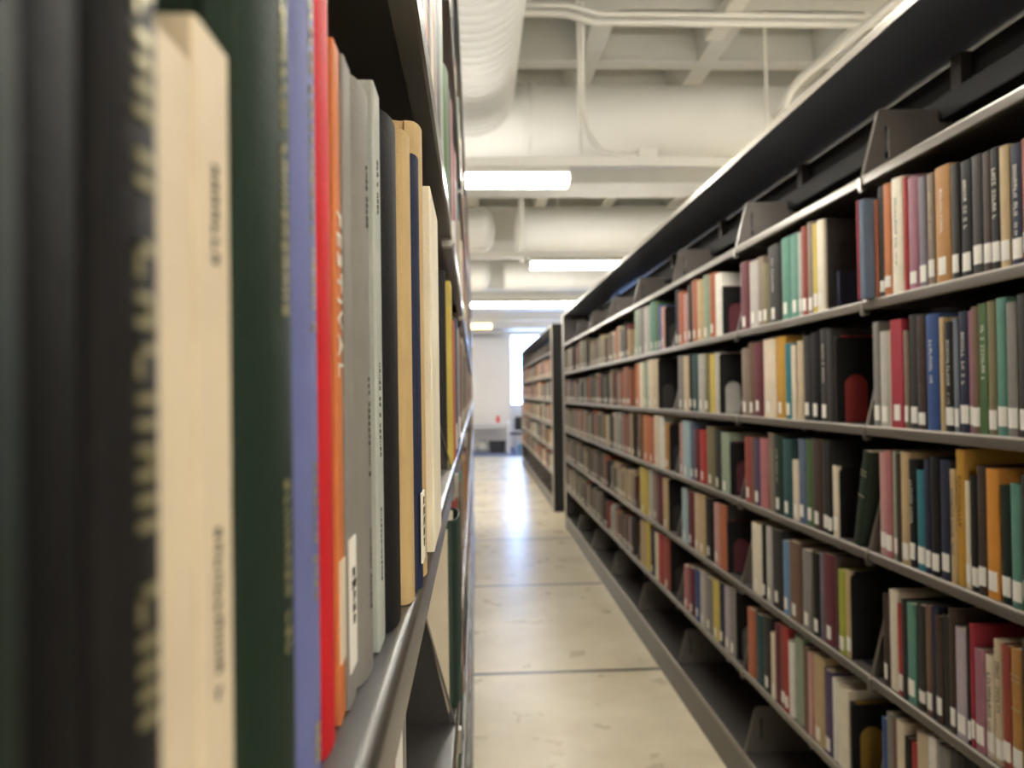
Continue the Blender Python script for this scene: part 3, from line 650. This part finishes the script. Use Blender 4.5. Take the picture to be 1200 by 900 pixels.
def left_row(k, items, place, ynote=''):
    ents = []
    for j, (a, b_, xs, H, c, hard, fl) in enumerate(items):
        o = make_book(xs, (a+b_)/2, ZL[k], b_-a-0.0006, H, 0.16, c, -1, bool(hard), fl, seed=300+k*40+j)
        ents.append((o, c, fl, b_-a, H))
    label_row(ents, place)
def seq(y, lst, x=-0.031):
    out = []
    for w, H, c, hard, fl in lst:
        out.append((y, y+w, x, H, c, hard, fl)); y += w
    return out
left_row(4, [(0.962, 0.985, -0.036, 0.245, 'black', 1, ''), (0.986, 1.04, -0.0305, 0.235, 'yellow', 0, ''), (1.041, 1.09, -0.028, 0.19, 'rust', 0, '')] + seq(1.092, [(0.05, 0.20, 'dark-brown', 1, 'L'), (0.13, 0.205, 'blue', 1, ''), (0.05, 0.2, 'light-grey', 1, 'L'), (0.06, 0.19, 'brown', 1, 'L')], -0.027), 'left shelf beyond the first bracket')
left_row(5, seq(0.42, [(0.04, 0.20, 'tan', 1, ''), (0.03, 0.21, 'brown', 0, ''), (0.022, 0.22, 'ivory', 0, ''), (0.05, 0.22, 'orange', 1, ''), (0.03, 0.23, 'dark-brown', 1, ''), (0.05, 0.235, 'beige', 1, ''), (0.06, 0.24, 'taupe', 1, ''), (0.07, 0.235, 'charcoal', 1, ''), (0.08, 0.22, 'sage', 1, '')], -0.030), 'upper left shelf above near books')
left_row(5, seq(0.955, [(0.09, 0.20, 'green', 1, ''), (0.08, 0.21, 'charcoal', 1, ''), (0.12, 0.23, 'rose', 1, ''), (0.10, 0.20, 'maroon', 1, ''), (0.12, 0.22, 'pink', 1, ''), (0.10, 0.2, 'teal', 1, '')], -0.030), 'upper left shelf beyond first bracket')
left_row(3, seq(0.26, [(0.03, 0.25, 'dark-green', 1, ''), (0.022, 0.25, 'crimson', 0, ''), (0.03, 0.26, 'white', 0, ''), (0.03, 0.25, 'grey', 1, '')], -0.034), 'lower left shelf under near books')
left_row(3, [(0.955, 0.972, -0.0375, 0.225, 'cream', 0, ''), (0.974, 1.085, -0.0235, 0.235, 'bottle-green', 1, '')] + seq(1.087, [(0.07, 0.255, 'brick-red', 1, 'l'), (0.08, 0.26, 'olive', 1, 'l'), (0.10, 0.22, 'dark-green', 1, ''), (0.07, 0.24, 'brown', 1, 'L'), (0.08, 0.22, 'grey', 1, 'L')], -0.028), 'lower left shelf beyond first bracket')

# ------------------------------------------------------------------ remaining books: beyond the 300 nearest, one mass
mass = MB(); rnd = random.Random(4)
mutedA = ['brown', 'rust', 'dark-brown', 'taupe', 'charcoal', 'grey', 'brick-red', 'maroon', 'olive', 'tan', 'charcoal', 'rust', 'light-grey', 'sage', 'dark-teal', 'brown', 'beige', 'black']
brightA = mutedA + ['navy', 'cream', 'sea-green', 'red', 'mustard', 'slate-blue']
LABC = lin((225, 220, 208)); PAP = lin((196, 182, 154))
def mbook(x, y0, y1, z, H, D, c, d, lab=True):
    t = y1-y0; g_ = sum(PAL[c])/3; col = lin(tuple(v*0.75+g_*0.25 for v in PAL[c])); h = min(0.003, t*0.3)
    # cover with slightly chamfered spine, page block set back from the top
    xs = [x, x+d*h, x+d*D]
    b = len(mass.v)
    pr = [(xs[0], y0+h), (xs[1], y0), (xs[2], y0), (xs[2], y1), (xs[1], y1), (xs[0], y1-h)]
    mass.v += [(p[0], p[1], z) for p in pr] + [(p[0], p[1], z+H) for p in pr]
    mass.face([b+i for i in range(6)][::-1], 0, col); mass.face([b+6+i for i in range(6)], 0, col)
    for i in range(6): mass.face([b+i, b+(i+1) % 6, b+6+(i+1) % 6, b+6+i], 0, col)
    if lab:
        q = x-d*0.0006; bb = len(mass.v)
        mass.box(min(q, x), max(q, x), y0+t*0.12, y1-t*0.12, z+0.014, z+0.046, 0, LABC)
def mfill(xf, d, ys, n, ks, zs, pal, full=0.86, lab=0.75, skip=()):
    for i in range(n):
        for k in ks:
            if (i, k) in skip: continue
            y = ys+i*BAY+BAY-0.014; end = ys+i*BAY+max(0.016, (1-rnd.uniform(full-0.12, full+0.08))*BAY)
            hb = rnd.uniform(0.19, 0.235); theme = rnd.choice(pal)
            while y > end+0.02:
                t = rnd.choice([0.018, 0.024, 0.03, 0.036, 0.045]); y0 = y-t
                c = theme if rnd.random() < 0.25 else rnd.choice(pal)
                mbook(xf+d*(0.006+rnd.uniform(0, 0.006)), y0, y-0.001, zs[k]+0.0005, min(0.268, max(0.15, hb+rnd.uniform(-0.025, 0.03))), 0.15, c, d, rnd.random() < lab)
                y = y0
mfill(XR, 1, YJ+3*BAY, 4, (1, 2, 3, 4, 5), ZS, mutedA, 0.94)
mfill(XR, 1, 9.42, 7, (1, 2, 3, 4, 5), ZS, brightA, 0.92)
mfill(XL, -1, YL+BAY, 7, (1, 2, 3, 4, 5, 6), ZL, brightA, 0.92)
mfill(XL, -1, YL, 1, (1, 2, 6), ZL, brightA, 0.92)
o = mass.obj('book', M['books_mass'])
tag(o, 'rows of small distant library books filling the farther shelf bays on both sides', 'book', kind='stuff')

# ------------------------------------------------------------------ far end of the aisle
t = empty('table', (-0.05, 18.6, 0.006)); tag(t, 'white topped table in front of the white far wall', 'table')
MB().box(-0.9, 0.90, 0, 0.75, 0.71, 0.745).obj('tabletop', M['table_white'], t, bevel=0.006)
MB().box(-0.86, 0.86, 0.04, 0.06, 0.63, 0.71).obj('apron', M['table_leg'], t)
for lx in (-0.85, 0.80):
    for ly in (0.03, 0.66): MB().box(lx, lx+0.07, ly, ly+0.07, 0, 0.71).obj('leg', M['table_leg'], t, bevel=0.004)
r = empty('bottle', (0.55, 18.85, 0.7515)); tag(r, 'small red bottle standing on the white far table', 'bottle')
MB().tube([(0, 0, 0), (0, 0, 0.12), (0, 0, 0.15), (0, 0, 0.18)], [0.045, 0.045, 0.02, 0.02], 20).obj('bottle_body', M['red_plastic'], r, smooth=40)
MB().tube([(0, 0, 0.18), (0, 0, 0.205)], 0.024, 16).obj('cap', M['white_ink'], r, smooth=40)
def chair(x, y, rz, lab):
    c = empty('chair', (x, y, 0.006), rz); tag(c, lab, 'chair', 'dark chairs at the far end')
    b = MB(); b.prism([(-0.21, -0.2), (0.21, -0.2), (0.22, 0.18), (0.18, 0.22), (-0.18, 0.22), (-0.22, 0.18)], 'z', 0.43, 0.47); b.obj('seat', M['chair_black'], c, bevel=0.012)
    b = MB(); b.prism([(-0.2, 0.52), (0.2, 0.52), (0.19, 0.82), (0.15, 0.86), (-0.15, 0.86), (-0.19, 0.82)], 'y', -0.22, -0.19); b.obj('backrest', M['chair_black'], c, bevel=0.01)
    for sx in (-1, 1):
        MB().tube([(sx*0.19, -0.205, 0.44), (sx*0.19, -0.215, 0.60)], 0.011, 8).obj('back_post', M['table_leg'], c)
        for sy in (-1, 1): MB().tube([(sx*0.18, sy*0.17, 0.44), (sx*0.2, sy*0.2, 0.0)], 0.012, 8).obj('leg', M['table_leg'], c)
r = empty('storage_crate', (0.52, 18.95, 0.0065)); tag(r, 'dark crate with rim pushed under the white far table', 'crate')
b = MB(); b.prism([(-0.17, 0), (0.17, 0), (0.20, 0.26), (-0.20, 0.26)], 'y', -0.13, 0.13); b.obj('crate_body', M['chair_black'], r, bevel=0.01)
MB().box(-0.21, 0.21, -0.145, 0.145, 0.26, 0.285).obj('rim', M['black_steel'], r, bevel=0.006)
r = empty('bag', (0.16, 18.95, 0.0065)); tag(r, 'pale grey soft bag lying under the white far table', 'bag')
b = MB(); b.tube([(-0.17, 0, 0.11), (-0.14, 0, 0.11), (-0.05, 0, 0.14), (0.06, 0, 0.13), (0.13, 0, 0.11), (0.16, 0, 0.10)], [0.03, 0.09, 0.138, 0.125, 0.09, 0.03], 20); b.obj('bag_body', bmat('light-grey'), r, smooth=70)
MB().tube([(-0.08, -0.02, 0.26), (-0.05, -0.03, 0.33), (0.04, -0.03, 0.33), (0.07, -0.02, 0.24)], 0.012, 8).obj('handle', M['chair_black'], r, smooth=60)
chair(1.05, 19.2, 2.6, 'dark chair right of the white far table below the window')
r = empty('blue_reflection_bin', (1.12, 18.35, 0.006)); tag(r, 'light blue bin shape standing in for a reflection on the floor beside the far table', 'bin')  # bin shape added in place of the blue reflection on the floor
b = MB(); b.tube([(0, 0, 0), (0, 0, 0.24)], [0.12, 0.15], 24, cap=False); b.tube([(0, 0, 0.0), (0, 0, 0.012)], 0.12, 24)
b.obj('reflection_body', bmat('sky-blue'), r, smooth=40)
MB().tube([(0, 0, 0.236), (0, 0, 0.25)], 0.155, 24, cap=False).obj('rim', bmat('pale-blue'), r, smooth=40)
